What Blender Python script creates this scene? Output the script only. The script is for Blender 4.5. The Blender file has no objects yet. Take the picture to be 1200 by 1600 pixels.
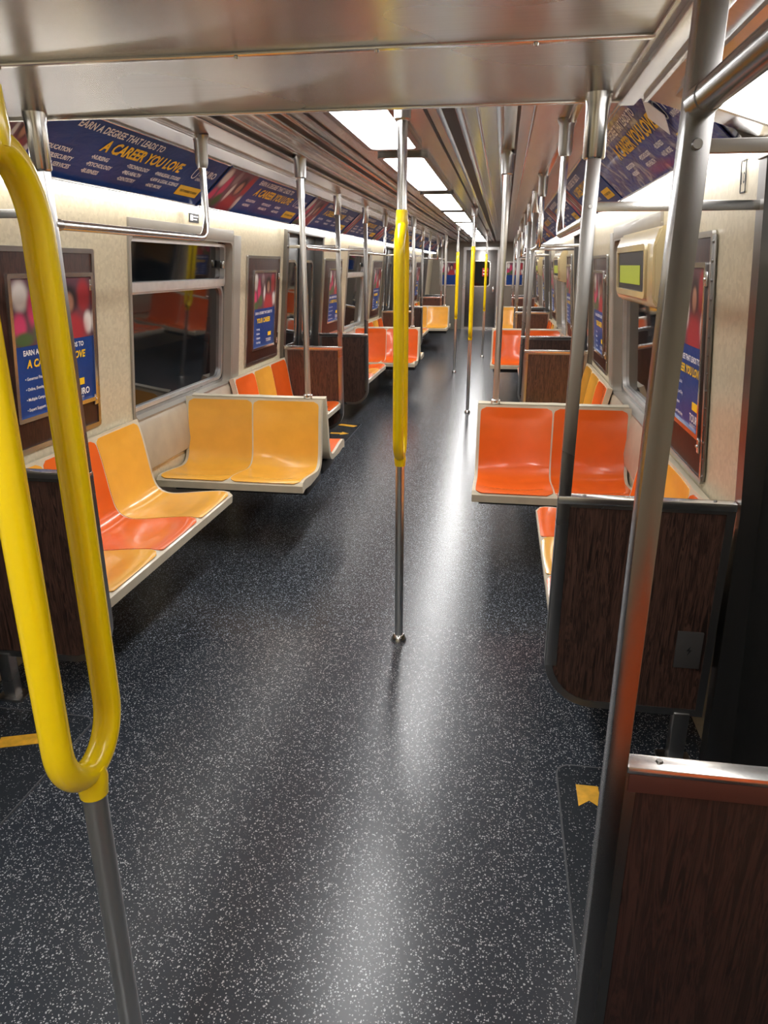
import bpy, bmesh, math, random
from mathutils import Vector, Matrix
random.seed(3)
PI = math.pi
C = bpy.context.scene.collection
bpy.context.scene.view_settings.view_transform = 'Standard'

# ------------------------------------------------------------------ materials
def nodes(name):
    m = bpy.data.materials.new(name); m.use_nodes = True
    nt = m.node_tree; b = nt.nodes['Principled BSDF']
    return m, nt, b
def L(nt, a, b): nt.links.new(a, b)
def N(nt, t, **k):
    n = nt.nodes.new(t)
    for a, v in k.items(): setattr(n, a, v)
    return n
def coords(nt, scale=(1,1,1)):
    tc = N(nt, 'ShaderNodeTexCoord'); mp = N(nt, 'ShaderNodeMapping')
    mp.inputs['Scale'].default_value = scale
    L(nt, tc.outputs['Object'], mp.inputs['Vector'])
    return mp.outputs['Vector']
def ramp(nt, fac, stops):
    r = N(nt, 'ShaderNodeValToRGB')
    e = r.color_ramp.elements
    while len(e) < len(stops): e.new(.5)
    for i, (p, c) in enumerate(stops):
        e[i].position = p; e[i].color = (*c, 1) if len(c) == 3 else c
    L(nt, fac, r.inputs['Fac'])
    return r.outputs['Color']
def noise(nt, vec, scale, detail=3, rough=.5):
    n = N(nt, 'ShaderNodeTexNoise'); n.inputs['Scale'].default_value = scale
    n.inputs['Detail'].default_value = detail; n.inputs['Roughness'].default_value = rough
    L(nt, vec, n.inputs['Vector']); return n
def bump(nt, b, h, s, d=.01):
    bp = N(nt, 'ShaderNodeBump'); bp.inputs['Strength'].default_value = s; bp.inputs['Distance'].default_value = d
    L(nt, h, bp.inputs['Height']); L(nt, bp.outputs['Normal'], b.inputs['Normal'])
def simple(name, col, rough=.5, metal=0, coat=0, var=.08, scale=6):
    m, nt, b = nodes(name)
    n = noise(nt, coords(nt), scale)
    c0 = tuple(x*(1-var) for x in col); c1 = tuple(min(1, x*(1+var)) for x in col)
    L(nt, ramp(nt, n.outputs['Fac'], [(.3, c0), (.7, c1)]), b.inputs['Base Color'])
    b.inputs['Roughness'].default_value = rough; b.inputs['Metallic'].default_value = metal
    b.inputs['Coat Weight'].default_value = coat; b.inputs['Coat Roughness'].default_value = .08
    return m
def steel(name, col, rough, stretch=(1,60,60), bs=.03):
    m, nt, b = nodes(name)
    n = noise(nt, coords(nt, stretch), 3, 2)
    n2 = noise(nt, coords(nt), 1.5, 1)
    mr = N(nt, 'ShaderNodeMapRange'); mr.inputs['To Min'].default_value = rough*.9; mr.inputs['To Max'].default_value = rough*1.1
    L(nt, n2.outputs['Fac'], mr.inputs['Value']); L(nt, mr.outputs['Result'], b.inputs['Roughness'])
    L(nt, ramp(nt, n.outputs['Fac'], [(.3, tuple(x*.95 for x in col)), (.7, tuple(min(1, x*1.04) for x in col))]), b.inputs['Base Color'])
    b.inputs['Metallic'].default_value = 1
    if bs: bump(nt, b, n.outputs['Fac'], bs, .002)
    return m
def wood(name, dark, light, rough=.3, coat=.15, spec=.5):
    m, nt, b = nodes(name)
    v = coords(nt, (18, 18, 1.0) if spec > .3 else (18, 1.0, 18))
    n = noise(nt, v, 3.0, 5, .6); n.inputs['Distortion'].default_value = 1.3
    L(nt, ramp(nt, n.outputs['Fac'], [(.36, dark), (.45, light), (.51, dark), (.60, light), (.68, dark)]), b.inputs['Base Color'])
    b.inputs['Roughness'].default_value = rough; b.inputs['Coat Weight'].default_value = coat
    b.inputs['Specular IOR Level'].default_value = spec
    return m
def emit(name, col, s, base=(.8,.8,.8)):
    m, nt, b = nodes(name)
    b.inputs['Base Color'].default_value = (*base,1)
    b.inputs['Emission Color'].default_value = (*col, 1); b.inputs['Emission Strength'].default_value = s
    return m

M = {}
M['ceil'] = steel('ceiling_steel', (.64,.62,.595), .24, (20,1,20), .0)
M['ceil_low'] = steel('brushed_panel_steel', (.64,.635,.625), .27, (.8,30,30), .0)
M['steel'] = steel('stainless_steel', (.72,.71,.69), .22, (6,6,.5), .0)
M['alu'] = steel('window_aluminium', (.80,.79,.77), .45, (6,6,.5), .0)
M['pole_steel'] = steel('pole_steel', (.74,.73,.71), .34, (6,6,.5), .0)
M['polish'] = steel('polished_post_steel', (.27,.262,.258), .24, (6,6,.5), .0)
M['steel_dk'] = steel('dark_steel', (.24,.23,.22), .30, (6,6,.5), .0)
M['frame_steel'] = steel('frame_steel', (.46,.45,.44), .28, (6,6,.5), .0)
M['post_steel'] = steel('post_steel', (.38,.37,.36), .28, (6,6,.5), .0)
M['door'] = steel('door_steel', (.17,.17,.17), .32, (10,10,1), .0)
M['plate'] = simple('dark_grey_plate', (.055,.050,.048), .45)
M['wood'] = wood('dark_wood_laminate', (.016,.009,.007), (.100,.048,.034), .34)
M['wood_red'] = wood('red_wood_laminate', (.012,.005,.004), (.045,.017,.013), .5, 0)
M['wood_pan'] = wood('brown_wood_laminate', (.026,.009,.006), (.062,.022,.014), .45, 0, .2)
M['yellow'] = simple('yellow_enamel', (.95,.68,.003), .24, 0, .5, .02)
M['orange_seat'] = simple('orange_moulded_plastic', (.78,.125,.012), .27, 0, .5, .05, 9)
M['yellow_seat'] = simple('amber_moulded_plastic', (.80,.40,.050), .27, 0, .5, .05, 9)
M['cream'] = simple('cream_moulded_plastic', (.58,.52,.39), .35, 0, .2, .06, 14)
M['case'] = simple('yellowed_cream_plastic', (.62,.51,.28), .25, 0, .5, .04, 8)
M['greige'] = simple('grey_beige_reveal', (.26,.235,.195), .4, 0, .1, .05, 8)
M['endwall'] = simple('end_wall_laminate', (.20,.18,.145), .4, 0, .1, .05, 8)
M['sill'] = simple('grey_beige_sill', (.38,.33,.25), .4, 0, .2, .08, 10)
M['black'] = simple('black_rubber', (.012,.012,.013), .5)
M['edge'] = simple('mat_edge_rubber', (.060,.063,.070), .5)
M['tape'] = simple('amber_tape', (.76,.40,.03), .5, 0, 0, .2, 30)
M['white'] = simple('white_print', (.90,.90,.90), .4)
M['yprint'] = simple('yellow_print', (.95,.58,.01), .4)
M['glow'] = emit('light_diffuser', (1,.995,.985), 24)
M['cove'] = emit('cove_diffuser', (1,.985,.96), 7)
M['lime'] = emit('lit_sign_blind', (.34,.42,.01), .34, (.26,.30,.02))
M['red'] = simple('red_print', (.6,.03,.03), .4)

def glossy_sheet(name, stops, scale, wr=.15, coat=.1):
    m, nt, b = nodes(name)
    v = coords(nt)
    n = noise(nt, v, scale, 2, .5)
    L(nt, ramp(nt, n.outputs['Fac'], stops), b.inputs['Base Color'])
    w = noise(nt, coords(nt, (1,2.5,1)), 7, 2); w.inputs['Distortion'].default_value = 1.5
    b.inputs['Roughness'].default_value = .4; b.inputs['Coat Weight'].default_value = coat; b.inputs['Coat Roughness'].default_value = .08
    b.inputs['Specular IOR Level'].default_value = .2
    bump(nt, b, w.outputs['Fac'], wr, .03)
    return m
M['navy'] = glossy_sheet('navy_poster', [(.3,(.006,.034,.17)), (.7,(.012,.060,.27))], 3, .1, .05)
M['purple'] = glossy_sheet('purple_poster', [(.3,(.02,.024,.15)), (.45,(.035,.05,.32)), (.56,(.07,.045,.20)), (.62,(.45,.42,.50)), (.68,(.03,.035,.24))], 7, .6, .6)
def photo_blobs(name, base, blobs):
    """an out-of-focus printed picture: soft elliptical patches at fixed places on the sheet"""
    m, nt, b = nodes(name)
    tc = N(nt, 'ShaderNodeTexCoord')
    col = N(nt, 'ShaderNodeRGB'); col.outputs[0].default_value = (*base, 1); cur = col.outputs[0]
    for (x, y, rx, ry, c) in blobs:
        s = N(nt, 'ShaderNodeVectorMath', operation='SUBTRACT'); s.inputs[1].default_value = (x, y, 0); L(nt, tc.outputs['Object'], s.inputs[0])
        q = N(nt, 'ShaderNodeVectorMath', operation='MULTIPLY'); q.inputs[1].default_value = (1/rx, 1/ry, 0); L(nt, s.outputs[0], q.inputs[0])
        l = N(nt, 'ShaderNodeVectorMath', operation='LENGTH'); L(nt, q.outputs[0], l.inputs[0])
        mr = N(nt, 'ShaderNodeMapRange', interpolation_type='SMOOTHSTEP')
        mr.inputs['From Min'].default_value = .55; mr.inputs['From Max'].default_value = 1.25
        mr.inputs['To Min'].default_value = 1; mr.inputs['To Max'].default_value = 0
        L(nt, l.outputs['Value'], mr.inputs['Value'])
        mx = N(nt, 'ShaderNodeMix', data_type='RGBA'); L(nt, mr.outputs['Result'], mx.inputs[0]); L(nt, cur, mx.inputs[6]); mx.inputs[7].default_value = (*c, 1)
        cur = mx.outputs[2]
    L(nt, cur, b.inputs['Base Color']); b.inputs['Roughness'].default_value = .4; b.inputs['Specular IOR Level'].default_value = .3
    return m
PK, WH, GR, SK, DK, RD, GY = (.60,.05,.14), (.70,.66,.62), (.07,.12,.04), (.48,.25,.17), (.02,.014,.02), (.38,.03,.04), (.28,.22,.22)
def scene_blobs(x0, x1, y0, y1):
    W, H = x1-x0, y1-y0
    spec = [(.10,.75,.10,.24,WH),(.25,.55,.08,.30,PK),(.42,.80,.07,.20,GY),(.08,.30,.08,.22,PK),(.32,.22,.10,.18,GR),(.90,.70,.10,.30,RD),(.12,.10,.12,.12,GR),(.50,.45,.05,.25,WH),(.95,.25,.07,.20,WH),
            (.70,.12,.24,.36,RD),(.69,.66,.13,.26,DK),(.69,.60,.075,.17,SK)]
    return [(x0+u*W, y0+v*H, a*W, c*H, col) for u, v, a, c, col in spec]

def wall_mat():
    m, nt, b = nodes('beige_laminate')
    v = coords(nt)
    vo = N(nt, 'ShaderNodeTexVoronoi'); vo.inputs['Scale'].default_value = 60
    L(nt, v, vo.inputs['Vector'])
    sp = N(nt, 'ShaderNodeSeparateColor'); L(nt, vo.outputs['Color'], sp.inputs['Color'])
    c = ramp(nt, sp.outputs['Red'], [(.0,(.51,.445,.31)), (1,(.61,.54,.385))])
    n = noise(nt, v, 1.2, 2)
    mx = N(nt, 'ShaderNodeMix', data_type='RGBA', blend_type='MULTIPLY'); mx.inputs[0].default_value = .35
    L(nt, c, mx.inputs[6]); L(nt, ramp(nt, n.outputs['Fac'], [(.3,(.82,.80,.77)), (.7,(1,1,1))]), mx.inputs[7])
    L(nt, mx.outputs[2], b.inputs['Base Color'])
    b.inputs['Roughness'].default_value = .28
    return m
M['wall'] = wall_mat()

def floor_mat(name, base, speck, dens):
    m, nt, b = nodes(name)
    v = coords(nt)
    dn = noise(nt, v, 130, 2)
    ad = N(nt, 'ShaderNodeVectorMath', operation='MULTIPLY_ADD')
    ad.inputs[1].default_value = (.006,.006,.006)
    L(nt, dn.outputs['Color'], ad.inputs[0]); L(nt, v, ad.inputs[2])
    facs = []
    for sc, thr, size in ((142, 1-dens, .26), (230, 1-dens*.8, .32)):
        vo = N(nt, 'ShaderNodeTexVoronoi'); vo.inputs['Scale'].default_value = sc
        L(nt, ad.outputs[0], vo.inputs['Vector'])
        sp = N(nt, 'ShaderNodeSeparateColor'); L(nt, vo.outputs['Color'], sp.inputs['Color'])
        g = N(nt, 'ShaderNodeMath', operation='GREATER_THAN'); g.inputs[1].default_value = thr; L(nt, sp.outputs['Red'], g.inputs[0])
        ls = N(nt, 'ShaderNodeMath', operation='MULTIPLY'); ls.inputs[1].default_value = size*1.5; L(nt, sp.outputs['Green'], ls.inputs[0])
        l = N(nt, 'ShaderNodeMath', operation='LESS_THAN'); L(nt, vo.outputs['Distance'], l.inputs[0]); L(nt, ls.outputs[0], l.inputs[1])
        mu = N(nt, 'ShaderNodeMath', operation='MULTIPLY'); L(nt, g.outputs[0], mu.inputs[0]); L(nt, l.outputs[0], mu.inputs[1])
        facs.append(mu.outputs[0])
    mxx = N(nt, 'ShaderNodeMath', operation='MAXIMUM'); L(nt, facs[0], mxx.inputs[0]); L(nt, facs[1], mxx.inputs[1])
    mx = N(nt, 'ShaderNodeMix', data_type='RGBA'); L(nt, mxx.outputs[0], mx.inputs[0]); mx.inputs[6].default_value = (*base, 1); mx.inputs[7].default_value = (*speck, 1)
    L(nt, mx.outputs[2], b.inputs['Base Color'])
    b.inputs['Roughness'].default_value = .27
    b.inputs['Specular IOR Level'].default_value = .42
    return m
M['floor'] = floor_mat('speckled_rubber_floor', (.026,.031,.040), (.42,.44,.46), .54)
M['mat'] = floor_mat('speckled_doorway_rubber', (.022,.026,.032), (.27,.28,.29), .32)
gm, gnt, gb = nodes('dark_window_glass')
gn = noise(gnt, coords(gnt), 2, 2)
L(gnt, ramp(gnt, gn.outputs['Fac'], [(.3,(.003,.004,.005)), (.7,(.009,.010,.012))]), gb.inputs['Base Color'])
gb.inputs['Roughness'].default_value = .04
M['glass'] = gm

# ------------------------------------------------------------------ mesh builder
def rounded(pts, r, n=6):
    pts = [Vector(p) for p in pts]; out = [pts[0]]
    for i in range(1, len(pts)-1):
        p = pts[i]; a = (pts[i-1]-p); b = (pts[i+1]-p)
        ra = min(r, a.length*.49); rb = min(r, b.length*.49)
        A = p+a.normalized()*ra; B = p+b.normalized()*rb
        for k in range(n+1):
            t = k/n; out.append(A*(1-t)**2+p*2*t*(1-t)+B*t*t)
    out.append(pts[-1]); return out
class MB:
    def __init__(s): s.bm = bmesh.new()
    def face(s, vs):
        try: return s.bm.faces.new(vs)
        except ValueError: return None
    def box(s, a, b, bev=0):
        x0,y0,z0 = (min(a[i],b[i]) for i in range(3)); x1,y1,z1 = (max(a[i],b[i]) for i in range(3))
        v = [s.bm.verts.new(p) for p in ((x0,y0,z0),(x1,y0,z0),(x1,y1,z0),(x0,y1,z0),(x0,y0,z1),(x1,y0,z1),(x1,y1,z1),(x0,y1,z1))]
        fs = [s.face([v[i] for i in q]) for q in ((3,2,1,0),(4,5,6,7),(0,1,5,4),(1,2,6,5),(2,3,7,6),(3,0,4,7))]
        if bev:
            es = list({e for f in fs for e in f.edges})
            bmesh.ops.bevel(s.bm, geom=es, offset=bev, segments=2, affect='EDGES', profile=.6)
        return s
    def tube(s, pts, r, seg=14, closed=False):
        pts = [Vector(p) for p in pts]; n = len(pts)
        T = []
        for i in range(n):
            a = pts[(i-1) % n] if (closed or i > 0) else pts[0]
            b = pts[(i+1) % n] if (closed or i < n-1) else pts[-1]
            T.append((b-a).normalized())
        u = T[0].orthogonal().normalized(); rings = []
        for i in range(n):
            u = (u - T[i]*u.dot(T[i])).normalized(); w = T[i].cross(u)
            rr = r[i] if isinstance(r, (list, tuple)) else r
            rings.append([s.bm.verts.new(pts[i]+(u*math.cos(2*PI*k/seg)+w*math.sin(2*PI*k/seg))*rr) for k in range(seg)])
        m = n if closed else n-1
        for i in range(m):
            A, B = rings[i], rings[(i+1) % n]
            sh = 0
            if closed and i == n-1:
                sh = min(range(seg), key=lambda q: (A[0].co-B[q].co).length)
            for k in range(seg):
                s.face([A[k], A[(k+1) % seg], B[(k+1+sh) % seg], B[(k+sh) % seg]])
        if not closed:
            s.face(list(reversed(rings[0]))); s.face(rings[-1])
        return s
    def cyl(s, p0, p1, r0, r1=None, seg=20):
        return s.tube([p0, p1], [r0, r0 if r1 is None else r1], seg)
    def prism(s, poly, axis, a, b):
        def P(p, t):
            return {'y': (p[0], t, p[1]), 'x': (t, p[0], p[1]), 'z': (p[0], p[1], t)}[axis]
        A = [s.bm.verts.new(P(p, a)) for p in poly]; B = [s.bm.verts.new(P(p, b)) for p in poly]
        s.face(A); s.face(list(reversed(B))); n = len(poly)
        for i in range(n): s.face([A[i], B[i], B[(i+1) % n], A[(i+1) % n]])
        return s
    def ring(s, outer, inner, axis, a, b):
        def P(p, t):
            return {'y': (p[0], t, p[1]), 'x': (t, p[0], p[1]), 'z': (p[0], p[1], t)}[axis]
        Q = [[s.bm.verts.new(P(p, t)) for p in pl] for pl, t in ((outer,a),(outer,b),(inner,b),(inner,a))]
        n = len(outer)
        for j in range(4):
            A, B = Q[j], Q[(j+1) % 4]
            for i in range(n): s.face([A[i], A[(i+1) % n], B[(i+1) % n], B[i]])
        return s
    def mesh(s, name, mat):
        bm = s.bm
        bmesh.ops.recalc_face_normals(bm, faces=bm.faces)
        for f in bm.faces: f.smooth = True
        for e in bm.edges:
            if len(e.link_faces) == 2 and e.calc_face_angle(0) > .6: e.smooth = False
        me = bpy.data.meshes.new(name); bm.to_mesh(me); bm.free()
        me.materials.append(mat); return me
cache = {}
def cached(key, fn):
    if key not in cache: cache[key] = fn()
    return cache[key]
def put(name, me, parent=None, loc=None):
    o = bpy.data.objects.new(name, me); C.objects.link(o)
    if parent: o.parent = parent
    if loc: o.location = loc
    return o
def tag(o, label, cat, group=None):
    o['label'] = label; o['category'] = cat
    if group: o['group'] = group
    return o
def empty(name, loc=(0,0,0), rz=0, mat=None):
    o = bpy.data.objects.new(name, None); C.objects.link(o); o.empty_display_size = .1
    if mat is not None: o.matrix_world = mat
    else: o.location = loc; o.rotation_euler = (0,0,rz)
    return o
def struct(o): o['kind'] = 'structure'; return o
def rrect(w, h, r, cx=0, cy=0, n=5):
    out = []
    for (sx, sy, a0) in ((1,1,0),(-1,1,PI/2),(-1,-1,PI),(1,-1,3*PI/2)):
        for k in range(n+1):
            a = a0+PI/2*k/n
            out.append((cx+sx*(w/2-r)+r*math.cos(a), cy+sy*(h/2-r)+r*math.sin(a)))
    return out
def text_mesh(items, mat):
    bm = bmesh.new()
    for it in items:
        s, x, y, size = it[:4]; shear = it[4] if len(it) > 4 else 0; off = it[5] if len(it) > 5 else 0; al = it[6] if len(it) > 6 else 'LEFT'
        cu = bpy.data.curves.new('t', 'FONT'); cu.body = s; cu.size = size; cu.shear = shear; cu.offset = off; cu.align_x = al; cu.resolution_u = 2
        o = bpy.data.objects.new('t', cu); C.objects.link(o)
        dg = bpy.context.evaluated_depsgraph_get()
        me = bpy.data.meshes.new_from_object(o.evaluated_get(dg))
        me.transform(Matrix.Translation((x, y, 0))); bm.from_mesh(me)
        bpy.data.objects.remove(o); bpy.data.curves.remove(cu); bpy.data.meshes.remove(me)
    me = bpy.data.meshes.new('lettering'); bm.to_mesh(me); bm.free(); me.materials.append(mat); return me

# ------------------------------------------------------------------ layout constants
P = 5.35
DOORS = [(.90+P*k, 2.17+P*k) for k in range(4)]
Y0, Y1 = -1.6, 19.75
LOWZ, LOWY = 2.022, 2.255
def wx(z): return 1.36-.02*z/.9 if z <= .9 else 1.34-.09*(z-.9)
ORD = ['nearest', 'second', 'third', 'farthest']
SIDE = {-1: 'left', 1: 'right'}

# ------------------------------------------------------------------ floor, walls, ceiling
f = MB().box((-1.5,Y0,-.06),(1.5,Y1,0)); struct(put('floor', f.mesh('floor', M['floor'])))
WIN = [(3.55+P*k, 4.99+P*k) for k in range(3)]
def wall(side):
    holes = [(a+.03, b-.03, 0, 1.9) for a, b in DOORS] + [(a, b, .80, 1.75) for a, b in WIN]
    ys = sorted({Y0, Y1} | {h[0] for h in holes} | {h[1] for h in holes})
    zs = [0, .80, .9, 1.75, 1.9, 1.95]
    m = MB(); V = {}
    def v(y, z, d=0):
        k = (y, z, d)
        if k not in V: V[k] = m.bm.verts.new((side*(wx(z)+d), y, z))
        return V[k]
    for i in range(len(ys)-1):
        for j in range(len(zs)-1):
            yc = (ys[i]+ys[i+1])/2; zc = (zs[j]+zs[j+1])/2
            if any(h[0] < yc < h[1] and h[2] < zc < h[3] for h in holes): continue
            m.face([v(ys[i],zs[j]), v(ys[i+1],zs[j]), v(ys[i+1],zs[j+1]), v(ys[i],zs[j+1])])
    for h in holes:
        zz = [z for z in zs if h[2] <= z <= h[3]]
        for j in range(len(zz)-1):
            for y in h[:2]: m.face([v(y,zz[j]), v(y,zz[j+1]), v(y,zz[j+1],.11), v(y,zz[j],.11)])
        for z in h[2:]:
            if z > 0: m.face([v(h[0],z), v(h[1],z), v(h[1],z,.11), v(h[0],z,.11)])
    return m.mesh('wall', M['wall'])
struct(put('wall_left', wall(-1))); struct(put('wall_right', wall(1)))
struct(put('wall_back', MB().box((-1.5,Y0-.05,0),(1.5,Y0,2.3)).mesh('wall_back', M['wall'])))
struct(put('wall_end', MB().box((-1.5,Y1,0),(1.5,Y1+.05,2.3)).mesh('wall_end', M['endwall'])))

half = [(0,2.18),(.5,2.18),(.6,2.174),(.75,2.158),(.95,2.13)]
prof = [(-x,z) for x,z in reversed(half)]+half[1:]
poly = prof+[(.95,2.32),(-.95,2.32)]
struct(put('ceiling', MB().prism(poly, 'y', Y0, Y1).mesh('ceiling', M['ceil'])))
tn = [0]
def trim(me):
    tn[0] += 1; return struct(put('trim_%d' % tn[0], me))
trim(MB().box((-1.27,Y0,LOWZ),(.93,LOWY,2.175), .004).mesh('low_ceiling', M['ceil_low']))
m = MB().box((-1.25,1.655,LOWZ-.006),(.845,1.682,LOWZ+.001), .002)
for x in (-.55,0,.3,.62): m.cyl((x,1.668,LOWZ-.005),(x,1.668,LOWZ-.011), .006, .004, 10)
trim(m.mesh('ceiling_strip', M['steel']))
trim(MB().box((-1.25,LOWY-.018,LOWZ-.007),(.87,LOWY+.002,LOWZ+.002), .002).mesh('ceiling_lip', M['steel']))
pl = [(.92,LOWZ+.004),(1.225,1.925),(1.33,1.925),(1.33,2.2),(.92,2.2)]
trim(MB().prism(pl,'y',Y0,LOWY).mesh('haunch', M['ceil_low']))
trim(MB().box((.862,Y0,LOWZ-.014),(.905,LOWY+.01,LOWZ+.003), .005).box((.838,Y0,LOWZ-.005),(.850,LOWY,LOWZ+.002), .002).box((.925,Y0,LOWZ-.008),(.938,LOWY,LOWZ+.006), .003).mesh('ceiling_moulding', M['steel']))
TS = LOWY+.005
for s in (-1,1):
    cove = [(s*.93,2.14),(s*.955,2.135),(s*1.19,1.925),(s*1.24,1.925),(s*1.32,1.935),(s*1.32,2.32),(s*.93,2.32)]
    trim(MB().prism(cove, 'y', TS, Y1).mesh('cove', M['ceil']))
    trim(MB().box((s*.315,TS,2.172),(s*.365,Y1,2.185)).box((s*.235,TS,2.176),(s*.247,Y1,2.185)).box((s*.60,TS,2.160),(s*.612,Y1,2.178)).mesh('air_slot', M['black']))
    m = MB()
    for x0, x1, z0, z1 in ((.290,.316,2.160,2.185),(.364,.390,2.160,2.185),(.44,.452,2.170,2.183),(.52,.548,2.162,2.181),(.66,.672,2.158,2.17),(.80,.83,2.138,2.155)):
        m.box((s*x0,TS,z0),(s*x1,Y1,z1), .003)
    trim(m.mesh('slot_lip', M['steel']))
    for a, b in WIN:
        pl = [(s*1.350,.50),(s*1.318,.52),(s*1.310,.58),(s*1.330,.775),(s*1.35,.805),(s*1.42,.81),(s*1.42,.50)]
        trim(MB().prism(pl, 'y', a+.01, b-.01).mesh('window_ledge', M['sill']))
    for k in range(len(DOORS)):
        a, b = DOORS[k]
        trim(MB().prism(rrect(.50, 1.10, .05, s*1.09, (a+b)/2), 'z', 0, .004).mesh('doorway_mat', M['mat']))
        if k < 2: trim(MB().ring(rrect(.510, 1.110, .055, s*1.09, (a+b)/2), rrect(.499, 1.099, .049, s*1.09, (a+b)/2), 'z', 0, .0044).mesh('mat_edge', M['edge']))

# ------------------------------------------------------------------ wall frames of reference
def wm(side, y, z, off=0, tilt=.09):
    xd = Vector((0,-side,0)); up = Vector((-side*tilt,0,1)).normalized(); n = xd.cross(up)
    o = Vector((side*wx(z),y,z))+n*off
    mt = Matrix((xd, up, n)).transposed().to_4x4(); mt.translation = o; return mt

def rect_ring(w, h, t, z0, z1, r=.02, cx=0, cy=0):
    return MB().ring(rrect(w,h,r,cx,cy), rrect(w-2*t,h-2*t,max(.002,r-t*.5),cx,cy), 'z', z0, z1)
# windows
wn = 0
for s in (-1,1):
    for k,(a,b) in enumerate(WIN):
        wn += 1
        w, h = b-a, .955
        e = struct(empty('window_%d' % wn, mat=wm(s,(a+b)/2,.80,-.075)))
        put('outer_frame', cached('wf', lambda: rect_ring(w+.01,h,.026,-.02,.022,.05,0,h/2).mesh('outer_frame', M['frame_steel'])), e)
        def reveal(s=s):
            far = -s*1
            def q(x): return x*far
            m = MB().ring(rrect(w+.03,h+.04,.012,0,h/2+.015), rrect(w-.012,h-.012,.05,0,h/2), 'z', .01, .079)
            m.box((q(w/2+.010),-.03,.01),(q(w/2+.15),h+.045,.083), .004)
            m.box((-w/2-.01,h+.005,.01),(w/2+.01,h+.075,.081), .003)
            return m.mesh('reveal', M['greige'])
        put('reveal', cached('wrv%d' % s, reveal), e)
        put('lower_sash', cached('wl', lambda: rect_ring(w-.045,.645,.020,-.012,.020,.07,0,.35).mesh('lower_sash', M['alu'])), e)
        u = put('upper_sash', cached('wu', lambda: MB().ring(rrect(w-.045,.27,.03,0,.80), rrect(w-.080,.205,.025,0,.815), 'z', -.006, .034).mesh('upper_sash', M['alu'])), e)
        put('latch', cached('wla', lambda: MB().box((w/2-.09,.78,.02),(w/2-.05,.83,.045),.005).mesh('latch', M['steel'])), u)
        put('glass', cached('wg', lambda: MB().prism(rrect(w-.06,.63,.04,0,.35),'z',-.008,0).prism(rrect(w-.07,.235,.03,0,.81),'z',-.008,.002).mesh('glass', M['glass'])), e)
# doors
dn = 0
def leaf_mesh():
    return MB().box((-.30,0,-.02),(.30,1.895,.012), .006).mesh('door_leaf', M['door'])
for s in (-1,1):
    for k,(a,b) in enumerate(DOORS):
        dn += 1
        e = struct(empty('door_%d' % dn, mat=wm(s,(a+b)/2,0,-.06,.055)))
        for q in (-1,1):
            lf = put('door_leaf', cached('leaf', leaf_mesh), e, (q*.303,0,0))
            put('window_gasket', cached('dg', lambda: rect_ring(.40,.76,.022,.010,.022,.07,0,1.27).mesh('window_gasket', M['steel'])), lf)
            put('glass', cached('dgl', lambda: MB().prism(rrect(.37,.73,.06,0,1.27),'z',.008,.014).mesh('glass', M['glass'])), lf)
            put('rubber_edge', cached('re%d' % q, lambda: MB().box((-q*.303,0,.005),(-q*.285,1.89,.02)).mesh('rubber_edge', M['black'])), lf)
        m = MB()
        pl = [(s*(wx(0)-.035),0),(s*(wx(.9)-.035),.9),(s*(wx(1.9)-.03),1.9),(s*(wx(1.9)+.05),1.9),(s*(wx(.9)+.05),.9),(s*(wx(0)+.05),0)]
        m.prism(pl, 'y', a-.025, a+.035); m.prism(pl, 'y', b-.035, b+.025)
        m.box((s*1.215,a-.02,1.86),(s*1.30,b+.02,1.90), .004)
        fr = put('door_frame', m.mesh('door_frame', M['steel_dk'])); fr.parent = e; fr.matrix_parent_inverse = e.matrix_world.inverted()
# end door
e = struct(empty('door_9', mat=Matrix(((1,0,0,0),(0,0,-1,Y1),(0,1,0,0),(0,0,0,1)))))
put('door_leaf', MB().box((-.40,0,0),(.40,1.98,.02),.004).mesh('door_leaf', M['steel_dk']), e)
put('frame', rect_ring(.94,2.06,.07,0,.04,.02,0,1.02).mesh('frame', M['frame_steel']), e)
put('glass', MB().prism(rrect(.42,.60,.06,0,1.40),'z',.02,.026).mesh('glass', M['glass']), e)
put('gasket', rect_ring(.47,.65,.025,.02,.035,.08,0,1.40).mesh('gasket', M['steel']), e)
put('handle', MB().box((.30,.92,.02),(.34,1.08,.05),.006).mesh('handle', M['steel']), e)
o = tag(put('warning_sticker', MB().prism(rrect(.15,.20,.01,.10,1.44),'z',.028,.031).mesh('warning_sticker', M['red'])), 'small red and white sticker on the end door window', 'sticker')
o.matrix_world = e.matrix_world.copy()
put('border', MB().box((.045,1.38,.031),(.155,1.41,.033)).box((.045,1.46,.031),(.155,1.49,.033)).mesh('border', M['white']), o)

# ------------------------------------------------------------------ lights
def ceiling_light(y0, y1, z, label):
    ln = y1-y0
    e = tag(empty('ceiling_light',(0,(y0+y1)/2,z)), label, 'ceiling light', 'lights down the middle of the ceiling')
    put('frame', cached('lf%.2f' % ln, lambda: MB().ring(rrect(.28,ln,.05), rrect(.225,ln-.09,.04), 'z', -.024, 0).mesh('frame', M['steel_dk'])), e)
    put('diffuser', cached('ld%.2f' % ln, lambda: MB().prism(rrect(.226,ln-.09,.04),'z',-.020,-.004).mesh('diffuser', M['glow'])), e)
LL = ['nearest wide white ceiling light panel, partly hidden by the low steel ceiling','second white ceiling light panel along the aisle','third white ceiling light panel along the aisle','fourth white ceiling light panel along the aisle','fifth white ceiling light panel along the aisle','sixth white ceiling light panel, small in the distance','seventh white ceiling light panel, near the far end','last white ceiling light panel before the end door']
for k in range(8):
    y1 = 4.03+2.13*k; y0 = max(2.35, y1-1.90)
    if y1 > 19.6: break
    ceiling_light(y0, y1, 2.18, LL[k])
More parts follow.
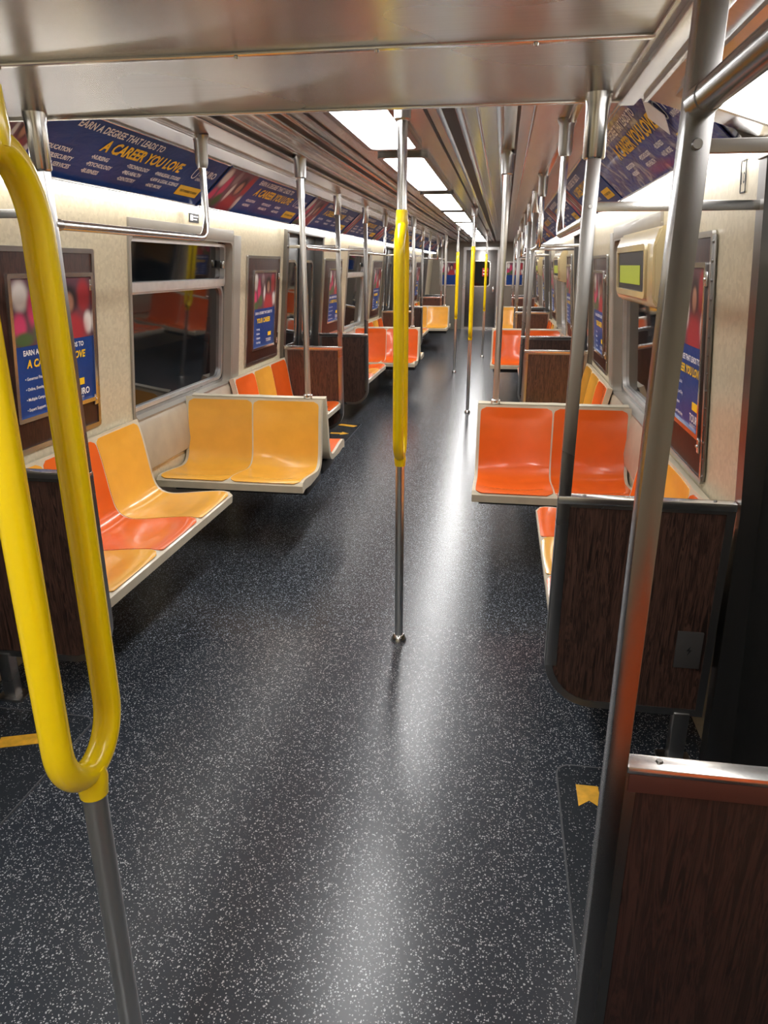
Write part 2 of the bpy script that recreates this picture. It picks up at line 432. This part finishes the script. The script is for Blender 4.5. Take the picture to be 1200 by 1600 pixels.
ceiling_light(-1.4, .3, LOWZ, 'unseen white fill panel added in the low vestibule ceiling overhead')  # added out of view to brighten the closest partition and poles
def slope(side, y0, y1, off=.006):
    a = Vector((side*1.19,0,1.925)); b = Vector((side*.955,0,2.135))
    xd = Vector((0,-side,0)); up = (b-a).normalized(); n = xd.cross(up)
    mt = Matrix((xd,up,n)).transposed().to_4x4(); mt.translation = Vector((side*1.19,(y0+y1)/2,1.925))+n*off
    return mt
HB = .315
a_ = Vector((1.215,0,1.928)); b_ = Vector((.955,0,2.012)); up = (b_-a_).normalized(); xd = Vector((0,-1,0)); nn = xd.cross(up)
mt = Matrix((xd,up,nn)).transposed().to_4x4(); mt.translation = Vector((1.215,1.10,1.928))+nn*.004
e = tag(empty('doorway_light', mat=mt), 'bright sloped light panel above the nearest right doorway', 'light')
put('diffuser', MB().box((-.92,.02,0),(.92,.235,.012),.004).mesh('diffuser', M['cove']), e)
put('frame', rect_ring(1.90,.255,.02,0,.016,.01,0,.1275).mesh('frame', M['steel']), e)
e = tag(empty('doorway_light', (-1.07,1.08,LOWZ)), 'unseen fill light panel added above the nearest left doorway', 'light')  # out-of-view panel added as fill for the dark left foreground
put('diffuser', MB().box((-.11,-.86,-.014),(.11,.86,0),.004).mesh('diffuser', M['cove']), e)
put('frame', MB().ring(rrect(.26,1.78,.01), rrect(.222,1.742,.01), 'z', -.018, 0).mesh('frame', M['steel']), e)
for s in (-1,1):
    for k in range(9):
        a = 2.27+1.92*k; b = a+1.88
        if b > Y1: break
        e = tag(empty('cove_light',(s*1.20,(a+b)/2,1.925)), '%s cove light strip from the front under the %s wall banners' % (['first','second','third','fourth','fifth','sixth','seventh','eighth','ninth'][k], SIDE[s]), 'cove light', 'cove lights on the %s side' % SIDE[s])
        put('housing', cached('ch', lambda: MB().box((-.045,-.94,-.012),(.045,.94,0),.002).mesh('housing', M['steel'])), e)
        put('diffuser', cached('cd', lambda: MB().box((-.036,-.925,-.036),(.036,.925,-.011),.008).mesh('diffuser', M['cove'])), e)

# ------------------------------------------------------------------ banners
LB = 1.88
def banner(side, y0, variant, label):
    e = tag(empty('advertising_banner', mat=slope(side, y0, y0+LB)), label, 'banner', 'banners along the %s side' % SIDE[side])
    pw = .26 if variant == 'A' else .50
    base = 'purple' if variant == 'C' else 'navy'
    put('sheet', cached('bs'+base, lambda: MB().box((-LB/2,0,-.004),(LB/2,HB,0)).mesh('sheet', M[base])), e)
    if variant != 'C':
        put('picture', cached('bp%s' % pw, lambda: MB().box((-LB/2+.01,.01,0),(-LB/2+pw,HB-.01,.0015)).mesh('picture', photo_blobs('banner_picture_print', (.16,.07,.10), scene_blobs(-LB/2+.01, -LB/2+pw, .01, HB-.01)))), e)
    x = -LB/2
    if variant == 'A':
        head = ("EARN A DEGREE THAT LEADS TO",x+.42,.255,.046,.25,.0012)
        cols = [(.32,["•EDUCATION","•CYBERSECURITY","•HUMAN SERVICES"]),(.64,["•NURSING","•PSYCHOLOGY","•BUSINESS"]),(.93,["•TECHNOLOGY","•PRE-HEALTH","•DENTISTRY"]),(1.20,["•PARALEGAL STUDIES","•LAW & LEGAL SCIENCE","•AND MORE"])]
        y0_, st = .135, .036
        logo = [("TOURO",x+1.62,.195,.060,0,.0014),("UNIVERSITY",x+1.63,.162,.028,0,.0006)]
        yt = [("A CAREER YOU LOVE",x+.66,.180,.077,.25,.0028)]
    else:
        head = ("EARN A DEGREE THAT LEADS TO",x+.58,.255,.050,.25,.0012)
        cols = [(.60,["•EDUCATION","•NURSING"]),(.92,["•PSYCHOLOGY","•PRE-HEALTH"]),(1.22,["•BUSINESS","•AND MORE"])]
        y0_, st = .115, .038
        logo = [("TOURO",x+1.63,.195,.058,0,.0014),("UNIVERSITY",x+1.64,.162,.026,0,.0006)]
        yt = [("A CAREER YOU LOVE",x+.64,.172,.084,.25,.0028)]
    bx = 1.55
    v = variant
    put('white_headline', cached('bh'+v, lambda: text_mesh([head], M['white'])), e, (0,0,.002))
    put('yellow_headline', cached('by'+v, lambda: text_mesh(yt, M['yprint'])), e, (0,0,.002))
    put('emblem_lettering', cached('bg'+v, lambda: text_mesh(logo, M['white'])), e, (0,0,.002))
    put('emblem_ring', cached('ber', lambda: MB().ring(rrect(.055,.075,.025,x+1.588,.205), rrect(.043,.063,.019,x+1.588,.205),'z',0,.001).mesh('emblem_ring', M['white'])), e, (0,0,.001))
    for i,(cx, ls) in enumerate(cols):
        put('course_list', cached('bc%s%d' % (v,i), lambda: text_mesh([(t,x+cx,y0_-q*st,.028,.1,.0009) for q,t in enumerate(ls)], M['white'])), e, (0,0,.002))
    bt = put('button', cached('bb', lambda: MB().prism(rrect(.27,.062,.004,x+bx+.12,.085),'z',0,.002).mesh('button', M['yprint'])), e)
    put('button_lettering', cached('bbl', lambda: text_mesh([("TEXT DEGREE TO 82018",x+bx+.12,.078,.020,0,.0004,'CENTER')], M['black'])), bt, (0,0,.003))
    for yy in (0, HB):
        put('holder_rail', cached('hr%.1f' % yy, lambda: MB().box((-LB/2,yy-.005,-.002),(LB/2,yy+.005,.010),.002).mesh('holder_rail', M['steel'])), e)
    return e
nth = ['first','second','third','fourth','fifth','sixth','seventh','eighth','ninth']
for k in range(9):
    y0 = 2.32+1.92*k
    if y0+LB > Y1: break
    banner(-1, y0, 'A' if k % 3 == 0 else 'B', 'navy blue degree banner, largest at top left' if k == 0 else 'navy banner with picture at one end, %s along the left side' % nth[k])
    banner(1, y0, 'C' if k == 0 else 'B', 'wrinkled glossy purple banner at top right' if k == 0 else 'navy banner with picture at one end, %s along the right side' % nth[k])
o = put('paper_card', MB().box((-.06,-.05,0),(.06,.05,.002)).mesh('paper_card', M['white'])); o.matrix_world = slope(1,2.55,2.75,.016) @ Matrix.Translation((0,.2,0)) @ Matrix.Rotation(.5,4,'Z')
tag(o, 'small pale card stuck on the wrinkled purple banner', 'card')

# ------------------------------------------------------------------ access panels and framed posters
def access_panel(side, yc, w, label, z=.88, h=.78):
    e = tag(empty('access_panel', mat=wm(side, yc, z, .001)), label, 'wall panel', 'brown access panels on the %s wall' % SIDE[side])
    put('panel', cached('ap%.2f%.2f' % (w,h), lambda: MB().box((-w/2,0,0),(w/2,h,.007),.003).mesh('panel', M['wood_pan'])), e)
    put('frame', cached('af%.2f%.2f' % (w,h), lambda: rect_ring(w+.03,h+.03,.020,0,.012,.012,0,h/2).mesh('frame', M['frame_steel'])), e)
    for yy in (.12, h-.14):
        put('latch', cached('al', lambda: MB().box((-.012,-.025,.006),(.016,.025,.018),.004).cyl((0,0,.017),(0,0,.023),.006).mesh('latch', M['steel'])), e, (w/2-.03,yy,0))
    if side > 0:
        def hinge():
            m = MB().box((w/2+.012,0,0),(w/2+.034,h,.008),.002)
            for i in range(14): m.cyl((w/2+.023,.02+i*(h-.04)/13,.007),(w/2+.023,.02+i*(h-.04)/13,.011),.006,.004,8)
            return m.mesh('hinge_strip', M['steel_dk'])
        put('hinge_strip', cached('hi%.2f' % w, hinge), e)
    return e
def poster(side, yc, w, h, z, kind, label):
    e = tag(empty('framed_poster', mat=wm(side, yc, z, .0085)), label, 'poster', 'framed posters on the %s wall' % SIDE[side])
    put('frame', cached('pf%.2f%.2f' % (w,h), lambda: rect_ring(w,h,.018,0,.014,.010,0,h/2).mesh('frame', M['steel'])), e)
    put('sheet', cached('ps%.2f%.2f' % (w,h), lambda: MB().box((-w/2+.015,.015,.001),(w/2-.015,h-.015,.004)).mesh('sheet', M['navy'])), e)
    put('picture', cached('pp%.2f%.2f' % (w,h), lambda: MB().box((-w/2+.018,h*.52,.004),(w/2-.018,h-.020,.0055)).mesh('picture', photo_blobs('poster_picture_print', (.12,.05,.07), scene_blobs(-w/2+.018, w/2-.018, h*.52, h-.02)))), e)
    if kind == 0:
        hd = ("EARN A DEGREE THAT LEADS TO",-.23,.265,.029,0,.0009)
        ls = [(t,-.23,.165-i*.042,.018,0,.0003) for i,t in enumerate(["• Generous Financial Aid","• Online, Evening, and Day","• Multiple Campuses","• Expert Support Every Step"])]
        lg = [("TOURO",.09,.045,.042,0,.0010),("UNIVERSITY",.095,.026,.018)]
        yt = [("A CAREER YOU LOVE",-.21,.215,.044,.15,.0016)]
    else:
        hd = ("EARN A DEGREE THAT LEADS TO",0,.27,.028,0,.0006,'CENTER')
        ls = [(t,-.18,.15-i*.034,.022,0,.0004) for i,t in enumerate(["• Nursing","• Business","• Education","• Psychology"])]
        lg = [("TOURO",.07,.045,.036,0,.0008)]
        yt = [("YOUR CAREER",0,.205,.050,0,.0020,'CENTER')]
    Z = (0,0,.0062)
    put('white_headline', cached('pw%d' % kind, lambda: text_mesh([hd], M['white'])), e, Z)
    put('yellow_headline', cached('py%d' % kind, lambda: text_mesh(yt, M['yprint'])), e, Z)
    put('bullet_list', cached('pl%d' % kind, lambda: text_mesh(ls, M['white'])), e, Z)
    put('emblem_lettering', cached('pg%d' % kind, lambda: text_mesh(lg, M['white'])), e, Z)
    put('yellow_patch', cached('pb', lambda: MB().box((.12,.09,.004),(.20,.12,.006)).mesh('yellow_patch', M['yprint'])), e)
for k in range(3):
    for s in (-1,1):
        yA = (2.77 if s < 0 else 2.965)+P*k; yB = 5.70+P*k
        if s < 0: access_panel(s, yA, .83, '%s brown access panel just beyond the %s doorway' % (SIDE[s], ORD[k]))
        else: access_panel(s, yA, .56, '%s brown access panel just beyond the %s doorway' % (SIDE[s], ORD[k]), .855, .845)
        access_panel(s, yB, .78, '%s brown access panel just before the %s doorway' % (SIDE[s], ORD[k+1]))
        poster(s, yA+(.10 if s < 0 else .0), .60 if s < 0 else .50, .58 if s < 0 else .62, .995, 0, 'framed poster on the %s panel beyond the %s doorway' % (SIDE[s], ORD[k]))
        poster(s, yB, .56, .60, .97, 1, 'framed poster on the %s panel before the %s doorway' % (SIDE[s], ORD[k+1]))
for x in (-.85,.85):
    mt = Matrix(((1,0,0,x),(0,0,-1,Y1-.002),(0,1,0,1.1),(0,0,0,1)))
    e = tag(empty('framed_poster', mat=mt), 'small blue framed poster on the end wall, %s of the end door' % ('left' if x < 0 else 'right'), 'poster', 'end wall posters')
    put('frame', cached('pf', lambda: rect_ring(.46,.60,.03,0,.014,.01,0,.3).mesh('frame', M['steel'])), e)
    put('sheet', cached('ps', lambda: MB().box((-.21,.02,0),(.21,.58,.004)).mesh('sheet', M['navy'])), e)
    put('picture', cached('pp', lambda: MB().box((-.20,.27,.004),(.20,.57,.006)).mesh('picture', photo_blobs('end_picture_print', (.16,.07,.10), scene_blobs(-.2,.2,.27,.57)))), e)

# destination sign box over right window
for k in range(3):
    y0, y1 = 3.275+P*k, 4.325+P*k
    e = tag(empty('destination_sign_box', mat=wm(1,(y0+y1)/2,1.42)), ['cream sign box with yellow-green screen over the nearest right window','cream sign box over the second right window','cream sign box over the third right window'][k], 'sign box', 'sign boxes over the right windows')
    def case():
        m = MB(); w = 1.05
        pl = [(0,0),(.068,.012),(.088,.05),(.088,.27),(.062,.34),(0,.345)]
        A = [m.bm.verts.new((-w/2,p[1],p[0])) for p in pl]; B = [m.bm.verts.new((w/2,p[1],p[0])) for p in pl]
        m.face(A); m.face(B[::-1])
        for i in range(len(pl)): m.face([A[i],B[i],B[(i+1)%len(pl)],A[(i+1)%len(pl)]])
        bmesh.ops.bevel(m.bm, geom=list(m.bm.edges), offset=.01, segments=2, affect='EDGES')
        return m.mesh('case', M['case'])
    put('case', cached('sc', case), e)
    sc = put('screen', cached('ss', lambda: MB().prism(rrect(.76,.18,.02,-.02,.165),'z',.086,.091).mesh('screen', M['black'])), e)
    put('lit_blind', cached('slb', lambda: MB().box((-.35,.105,.091),(.24,.190,.093)).mesh('lit_blind', M['lime'])), sc)
    put('bezel', cached('sb', lambda: rect_ring(.82,.23,.028,.083,.099,.03,-.02,.165).mesh('bezel', M['case'])), e)
# stickers
e = tag(empty('number_sticker', mat=wm(1,2.42,1.80,.002)), 'small black framed number sticker high on the right wall', 'sticker')
put('border', rect_ring(.05,.09,.004,0,.002,.006,0,.045).mesh('border', M['black']), e)
put('number_lettering', text_mesh([("10",0,.026,.045,0,.0008,'CENTER')], M['black']), e, (0,0,.002))
e = tag(empty('notice_sticker', mat=wm(-1,4.35,1.842,.002)), 'small black and white notice sticker above the nearest left window', 'sticker')
put('sheet', MB().box((-.07,0,0),(.07,.05,.002)).mesh('sheet', M['black']), e)
put('mark', MB().box((-.055,.01,.002),(-.02,.04,.003)).box((-.01,.03,.002),(.055,.036,.003)).box((-.01,.014,.002),(.04,.020,.003)).mesh('mark', M['white']), e)

# ------------------------------------------------------------------ seats
SW = .42
raw = [(0,.432),(.012,.448),(.06,.455),(.14,.449),(.22,.440),(.30,.431),(.36,.431),(.405,.448),(.432,.485),(.448,.55),(.462,.64),(.478,.74),(.492,.80),(.500,.832)]
def resample(pts, n):
    P3 = [Vector((p[0],p[1])) for p in pts]; dense = []
    for i in range(len(P3)-1):
        p0 = P3[max(0,i-1)]; p1 = P3[i]; p2 = P3[i+1]; p3 = P3[min(len(P3)-1,i+2)]
        for k in range(10):
            t = k/10
            dense.append(.5*((2*p1)+(p2-p0)*t+(2*p0-5*p1+4*p2-p3)*t*t+(3*p1-p0-3*p2+p3)*t**3))
    dense.append(P3[-1]); cum = [0]
    for i in range(1,len(dense)): cum.append(cum[-1]+(dense[i]-dense[i-1]).length)
    out = []; j = 0
    for i in range(n+1):
        d = cum[-1]*i/n
        while j < len(cum)-2 and cum[j+1] < d: j += 1
        t = (d-cum[j])/max(1e-9,cum[j+1]-cum[j]); out.append(dense[j].lerp(dense[j+1], min(1,t)))
    return out, cum[-1]
PR, PLEN = resample(raw, 60)
NR = []
for i in range(len(PR)):
    t = (PR[min(len(PR)-1,i+1)]-PR[max(0,i-1)]).normalized(); NR.append(Vector((-t.y,t.x)))
def dish(fu, j):
    v = j/60
    w = min(1, v/.18)*min(1, (1-v)/.12+.25)
    return .022*w*(math.sin(PI*min(1,max(0,fu)))**.8)
def shell_mesh(n):
    m = MB(); rings = []; per = 10
    js = list(range(0,61,2))
    st = [(-.014,0)]+[(SW*i/per,(i % per)/per) for i in range(n*per+1)]+[(n*SW+.014,0)]
    for x, fu in st:
        top = []; bot = []
        for j in js:
            p = PR[j]-NR[j]*dish(fu,j)+NR[j]*(.0015 if fu == 0 else 0); top.append(m.bm.verts.new((x,p.x,p.y)))
            th = .055 if j < 14 else (.055-(j-14)*.002 if j < 24 else .035)
            q = PR[j]-NR[j]*th
            if j <= 2: q = Vector((.004+.006*j, .392))
            bot.append(m.bm.verts.new((x,q.x,q.y)))
        rings.append(top+bot[::-1])
    for i in range(len(rings)-1):
        A, B = rings[i], rings[i+1]; k = len(A)
        for q in range(k): m.face([A[q],A[(q+1)%k],B[(q+1)%k],B[q]])
    m.face(rings[0][::-1]); m.face(rings[-1])
    return m.mesh('shell', M['cream'])
def insert_mesh(col):
    m = MB(); nu = 14; rows = []; nrm = {}
    r = .032
    for j in range(1,60):
        s = PLEN*min(j-1, 59-j)/60
        hw = SW/2-.0045
        if s < r: hw -= r-math.sqrt(max(0,r*r-(r-s)**2))
        row = []
        for i in range(nu+1):
            x = SW/2+hw*(2*i/nu-1); fu = x/SW
            p = PR[j]-NR[j]*dish(fu,j)+NR[j]*.0045
            v = m.bm.verts.new((x,p.x,p.y)); nrm[v] = Vector((0,NR[j].x,NR[j].y)); row.append(v)
        rows.append(row)
    for a in range(len(rows)-1):
        for i in range(nu): m.face([rows[a][i],rows[a][i+1],rows[a+1][i+1],rows[a+1][i]])
    loop = [r_[0] for r_ in rows]+rows[-1][1:]+[r_[-1] for r_ in rows[::-1]][1:]+rows[0][1:-1][::-1]
    low = [m.bm.verts.new(v.co-nrm[v]*.009) for v in loop]
    k = len(loop)
    for i in range(k): m.face([loop[i],loop[(i+1)%k],low[(i+1)%k],low[i]])
    return m.mesh('seat', M[col])
def bench(n, cols, loc, rz, label, group):
    e = tag(empty('subway_bench', loc, rz), label, 'bench', group)
    put('shell', cached('shell%d' % n, lambda: shell_mesh(n)), e)
    for i, c in enumerate(cols):
        col = 'orange_seat' if c == 'O' else 'yellow_seat'
        o = put('seat', cached(col, lambda: insert_mesh(col)), e, (i*SW,0,0))
        o['label'] = 'orange moulded seat' if c == 'O' else 'amber yellow moulded seat'
    put('support_bracket', cached('br%d' % n, lambda: MB().box((.02,.16,.33),(n*SW-.005,.50,.395),.008).mesh('support_bracket', M['black'])), e)
    return e
def desc(c):
    if len(set(c)) == 1: return 'all-'+('orange' if c[0] == 'O' else 'yellow')
    return 'mixed orange and yellow'
LAY = {(-1,0):('YOY','YY','OO','OYO'), (1,0):('OYO','OO','YO','OYY'),
       (-1,1):('OYO','OO','YY','OYO'), (1,1):('YOO','OO','YY','YOO'),
       (-1,2):('OYO','YY','OO','YOY'), (1,2):('OYO','YO','OO','OYO')}
for (s,k),(c1,c2,c3,c4) in LAY.items():
    yo = P*k; sd = SIDE[s]; g3 = 'three-seat benches along the %s wall' % sd; g2 = 'two-seat benches beside the %s windows' % sd
    def longb(y, c, lab):
        if s < 0: bench(3, c, (-.80,y,0), PI/2, lab, g3)
        else: bench(3, c[::-1], (.80,y+3*SW,0), -PI/2, lab, g3)
    longb(2.225+yo, c1, '%s three-seat bench on the %s wall beyond the %s doorway' % (desc(c1), sd, ORD[k]))
    longb(4.955+yo, c4, '%s three-seat bench on the %s wall before the %s doorway' % (desc(c4), sd, ORD[k+1]))
    x0 = -1.323 if s < 0 else .483
    bench(2, c2, (x0,3.71+yo,0), 0, '%s two-seat bench facing forward beside the %s %s window' % (desc(c2), ORD[k], sd), g2)
    bench(2, c3, (x0+2*SW,4.83+yo,0), PI, '%s two-seat bench facing away beside the %s %s window' % (desc(c3), ORD[k], sd), g2)
bench(3, 'OOY', (-.80,18.30,0), PI/2, 'three-seat bench on the left wall next to the end door', 'three-seat benches along the left wall')
bench(3, 'OYO', (.80,18.30+3*SW,0), -PI/2, 'three-seat bench on the right wall next to the end door', 'three-seat benches along the right wall')
bench(3, 'OOO', (.80,.20,0), -PI/2, 'orange bench behind the closest partition at right', 'three-seat benches along the right wall')

# ------------------------------------------------------------------ door partitions
def outline(i, xs=-.02):
    x0, x1, z0, z1, r = xs+i, .50-i, .19+i, .92-i, .17-i
    pts = [(x0,z1)]
    for k in range(9):
        a = PI+PI/2*k/8; pts.append((x0+r+r*math.cos(a), z0+r+r*math.sin(a)))
    pts += [(x1,z0),(x1,z1)]
    return pts
def sx(pts, s): return [(p[0]*s,p[1]) for p in pts]
def partition(s, y, label, low=False, red=False, plate=False, px=.80):
    e = tag(empty('door_partition',(s*px,y,0)), label, 'partition', 'partitions beside the %s doorways' % SIDE[s])
    top = LOWZ if low else 2.15
    wd = 'wood_red' if red else 'wood'
    xs = .014 if red else -.02
    put('panel', cached('pp%s%d' % (wd,s), lambda: MB().prism(sx(outline(.012,xs),s),'y',-.010,.010).mesh('panel', M[wd])), e)
    put('frame', cached('pfr%d%s' % (s,red), lambda: MB().ring(sx(outline(0,xs),s), sx(outline(.016 if red else .024,xs),s),'y',-.014,.017).mesh('frame', M['steel_dk' if red else 'post_steel'])), e)
    if red: tr = put('top_rail', MB().box((s*xs,-.018,.920),(s*.50,.014,.932),.003).mesh('top_rail', M['steel']), e)
    else: tr = put('top_rail', cached('ptr%d' % s, lambda: MB().box((s*xs,-.021,.908),(s*.50,.021,.932),.004).mesh('top_rail', M['steel'])), e)
    def screws():
        m = MB()
        for x in (.06,.25,.44): m.cyl((s*x,0,.931),(s*x,0,.935),.006,.004,12)
        return m.mesh('screws', M['steel_dk'])
    put('screws', cached('psc%d' % s, screws), tr)
    if red:
        put('post', MB().box((-.0140,-.019,0),(.0140,.017,top-.02),.0012).mesh('post', M['polish']), e)
    else:
        put('post', cached('ppo%s%d' % (low,s), lambda: MB().box((-.018,-.018,.34),(.018,.018,top-.02),.002).mesh('post', M['post_steel'])), e)
    put('ceiling_socket', cached('pso%s' % low, lambda: MB().tube([(0,0,top-.155),(0,0,top-.15),(0,0,top-.03),(0,0,top+.002)],[.026,.029,.031,.036],20).mesh('ceiling_socket', M['steel'])), e)
    if red: cz0, cz1, cm = 1.714, 1.728, 'frame_steel'
    else: cz0, cz1, cm = 1.738, 1.763, 'steel'
    put('crossbar', cached('pcb%d%s' % (s,red), lambda: MB().box((s*.013,-.006,cz0),(s*.462,.006,cz1),.002).cyl((0,-.015,(cz0+cz1)/2),(0,-.023,(cz0+cz1)/2),.007,.005,14).mesh('crossbar', M[cm])), e)
    put('foot', cached('pfo%d' % s, lambda: MB().box((s*.41,-.022,0),(s*.46,.022,.20),.004).box((s*.38,-.04,0),(s*.49,.04,.012),.003).mesh('foot', M['frame_steel'])), e)
    if red:
        put('edge_strip', MB().box((s*.018,-.0165,.888),(s*.49,-.010,.919),.002).mesh('edge_strip', simple('red_brown_edge', (.070,.020,.014), .45)), e)
    if plate:
        m = MB().box((s*.385,-.018,.37),(s*.465,-.010,.50),.003)
        pl = put('key_switch_plate', m.mesh('key_switch_plate', M['plate']), e)
        b = MB().prism([(s*.429,.45),(s*.418,.433),(s*.426,.433),(s*.422,.416),(s*.434,.437),(s*.427,.437)],'y',-.0190,-.018)
        put('keyhole_mark', b.mesh('keyhole_mark', M['black']), pl)
    return e
for s in (-1,1):
    for k,(a,b) in enumerate(DOORS):
        sd = SIDE[s]
        if k == 0:
            if s > 0: partition(s, a, 'closest red-brown partition with steel post at lower right', True, True, px=.774)
            partition(s, b, 'dark wood partition past the nearest %s doorway%s' % (sd, ', with switch plate' if s > 0 else ', behind the yellow loop pole'), True, False, s > 0)
        else:
            partition(s, a, 'dark wood partition on the front side of the %s %s doorway' % (ORD[k], sd))
            partition(s, b, 'dark wood partition on the far side of the %s %s doorway' % (ORD[k], sd))

# ------------------------------------------------------------------ overhead grab rails
def grab_rail(s, ya, yb, label, low=False, px=.80, z=1.72):
    e = tag(empty('grab_rail',(s*px,ya,0)), label, 'grab rail', 'overhead grab rails on the %s side' % SIDE[s])
    d = yb-ya; q = 1 if d > 0 else -1
    top = LOWZ if low else 2.15
    key = '%.2f%s' % (d,low)
    pts = [(0,q*.015,z)]+rounded([(0,q*.03,z),(0,d,z),(0,d,top-.09)], .10, 8)
    put('rail', cached('gr'+key, lambda: MB().tube(pts,.0155,16).mesh('rail', M['polish' if low else 'steel'])), e)
    put('ceiling_socket', cached('gs'+key, lambda: MB().tube([(0,d,top-.13),(0,d,top-.11),(0,d,top-.02),(0,d,top+.002)],[.022,.028,.030,.040],18).mesh('ceiling_socket', M['frame_steel'])), e)
    put('end_collar', cached('ge'+key, lambda: MB().cyl((0,q*.012,z),(0,q*.05,z),.0175 if low else .020,.0165 if low else .018,16).mesh('end_collar', M['polish' if low else 'frame_steel'])), e)
for s in (-1,1):
    for k in range(3):
        grab_rail(s, 2.17+P*k, (3.42 if s < 0 else 3.30)+P*k, 'steel grab rail on %s side running back from the %s doorway' % (SIDE[s], ORD[k]))
        grab_rail(s, 6.25+P*k, 5.12+P*k, 'steel grab rail on %s side leading up to the %s doorway' % (SIDE[s], ORD[k+1]))
grab_rail(1, .90, -.35, 'thick dark overhead rail at the top right corner', True, .774, 1.762)

# ------------------------------------------------------------------ poles
def loop_pole(x, y, top, label):
    e = tag(empty('grab_pole',(x,y,0)), label, 'grab pole', 'looped yellow grab poles')
    zb, zt, hw, r = .860, 1.735, .068, .021
    put('lower_pole', cached('lp', lambda: MB().cyl((0,0,.012),(0,0,.84),.0185,None,24).mesh('lower_pole', M['pole_steel'])), e)
    put('upper_pole', cached('up%.2f' % top, lambda: MB().cyl((0,0,1.77),(0,0,top-.05),.0185,None,24).mesh('upper_pole', M['steel'])), e)
    def lp():
        path = []
        R = hw
        for k in range(25):
            a = PI*k/24; path.append((0, hw*math.cos(a), zt-R*1.5+R*1.5*math.sin(a)))
        for k in range(1,8): path.append((0,-hw, (zt-R*1.5)+(zb+R*1.25-zt+R*1.5)*k/8))
        for k in range(25):
            a = PI+PI*k/24; path.append((0, hw*math.cos(a), zb+R*1.25+R*1.25*math.sin(a)))
        for k in range(1,8): path.append((0,hw, (zb+R*1.25)+(zt-R*1.5-zb-R*1.25)*k/8))
        m = MB().tube(path, r, 20, True)
        m.tube([(0,0,zb-.045),(0,0,zb-.035),(0,0,zb-.015),(0,0,zb+.004),(0,0,zb+.012)],[.0215,.0225,.0245,.022,.008],22)
        m.tube([(0,0,zt-.012),(0,0,zt-.004),(0,0,zt+.015),(0,0,zt+.040),(0,0,zt+.060)],[.008,.022,.0245,.0225,.0215],22)
        return m.mesh('yellow_loop', M['yellow'])
    put('yellow_loop', cached('loop', lp), e)
    put('floor_flange', cached('ff', lambda: MB().tube([(0,0,0),(0,0,.008),(0,0,.028),(0,0,.032)],[.034,.034,.025,.021],24).mesh('floor_flange', M['steel'])), e)
    put('ceiling_socket', cached('cs%.2f' % top, lambda: MB().tube([(0,0,top-.09),(0,0,top-.085),(0,0,top-.02),(0,0,top)],[.024,.030,.032,.042],22).mesh('ceiling_socket', M['frame_steel'])), e)
loop_pole(-.015,.84,LOWZ,'large yellow looped pole in the left foreground')
loop_pole(.195,2.85,2.18,'yellow looped pole standing mid aisle near the picture centre')
loop_pole(.245,8.22,2.18,'second aisle pole with yellow loop beyond the central one')
loop_pole(-.12,11.5,2.18,'slim distant yellow looped pole left of the aisle line')
loop_pole(.26,13.6,2.18,'distant yellow looped pole closest to the end door')
def stanchion(s, y, label):
    e = tag(empty('seat_stanchion',(s*.57,y,.40)), label, 'pole', 'steel stanchions at the two-seat benches')
    put('pole', cached('st', lambda: MB().cyl((0,0,0),(0,0,1.70),.0175,None,22).mesh('pole', M['pole_steel'])), e)
    put('ceiling_socket', cached('sts', lambda: MB().tube([(0,0,1.66),(0,0,1.665),(0,0,1.75),(0,0,1.78)],[.024,.031,.034,.046],20).mesh('ceiling_socket', M['frame_steel'])), e)
    put('seat_clamp', cached('stc', lambda: MB().tube([(0,0,.425),(0,0,.43),(0,0,.45),(0,0,.455)],[.02,.028,.028,.02],18).mesh('seat_clamp', M['steel'])), e)
for s in (-1,1):
    for k in range(3):
        stanchion(s, 4.27+P*k, 'steel stanchion rising from the %s %s two-seat bench' % (ORD[k], SIDE[s]))

# ------------------------------------------------------------------ floor tape
def swallow(w, h): return [(-w/2,-h/2),(w/2,-h/2),(w/2-.03,0),(w/2,h/2),(-w/2,h/2)]
def strip(w, h): return [(-w/2,-h/2),(w/2,-h/2),(w/2,h/2),(-w/2,h/2)]
def arrow(k=1): return [(x*k,y*k) for x,y in [(-.07,-.02),(.01,-.02),(.01,-.05),(.07,0),(.01,.05),(.01,.02),(-.07,.02)]]
def decal(poly, x, y, rz, label, z=.0045):
    o = put('floor_decal', MB().prism(poly,'z',0,.0012).mesh('floor_decal', M['tape'])); o.location = (x,y,z); o.rotation_euler = (0,0,rz)
    tag(o, label, 'floor marking', 'amber tape marks on the floor')
decal(strip(.17,.062), -1.02,1.92,.35,'amber tape strip on the floor at the far left')
decal(swallow(.10,.07), .93,1.94,-PI/2,'notched amber tape piece on the floor beside the right post')
decal(arrow(1.35), -.97,6.92,0,'amber tape arrow on the floor in second left doorway')
decal(strip(.20,.075), -.97,6.54,.35,'amber tape strip nearer than the arrow in second left doorway')
decal(strip(.20,.075), -.97,7.30,-.35,'amber tape strip beyond the arrow in second left doorway')

# ------------------------------------------------------------------ world and camera
w = bpy.data.worlds.new('tunnel_dark'); bpy.context.scene.world = w; w.use_nodes = True
w.node_tree.nodes['Background'].inputs['Color'].default_value = (.01,.01,.012,1)
cam = bpy.data.cameras.new('camera'); co = bpy.data.objects.new('camera', cam); C.objects.link(co)
co.location = (.58,0,1.6); co.rotation_euler = (math.radians(90-18.97),0,math.radians(9.02))
cam.sensor_fit = 'VERTICAL'; cam.sensor_height = 36; cam.lens = 1120/1600*36; cam.clip_start = .02
bpy.context.scene.camera = co
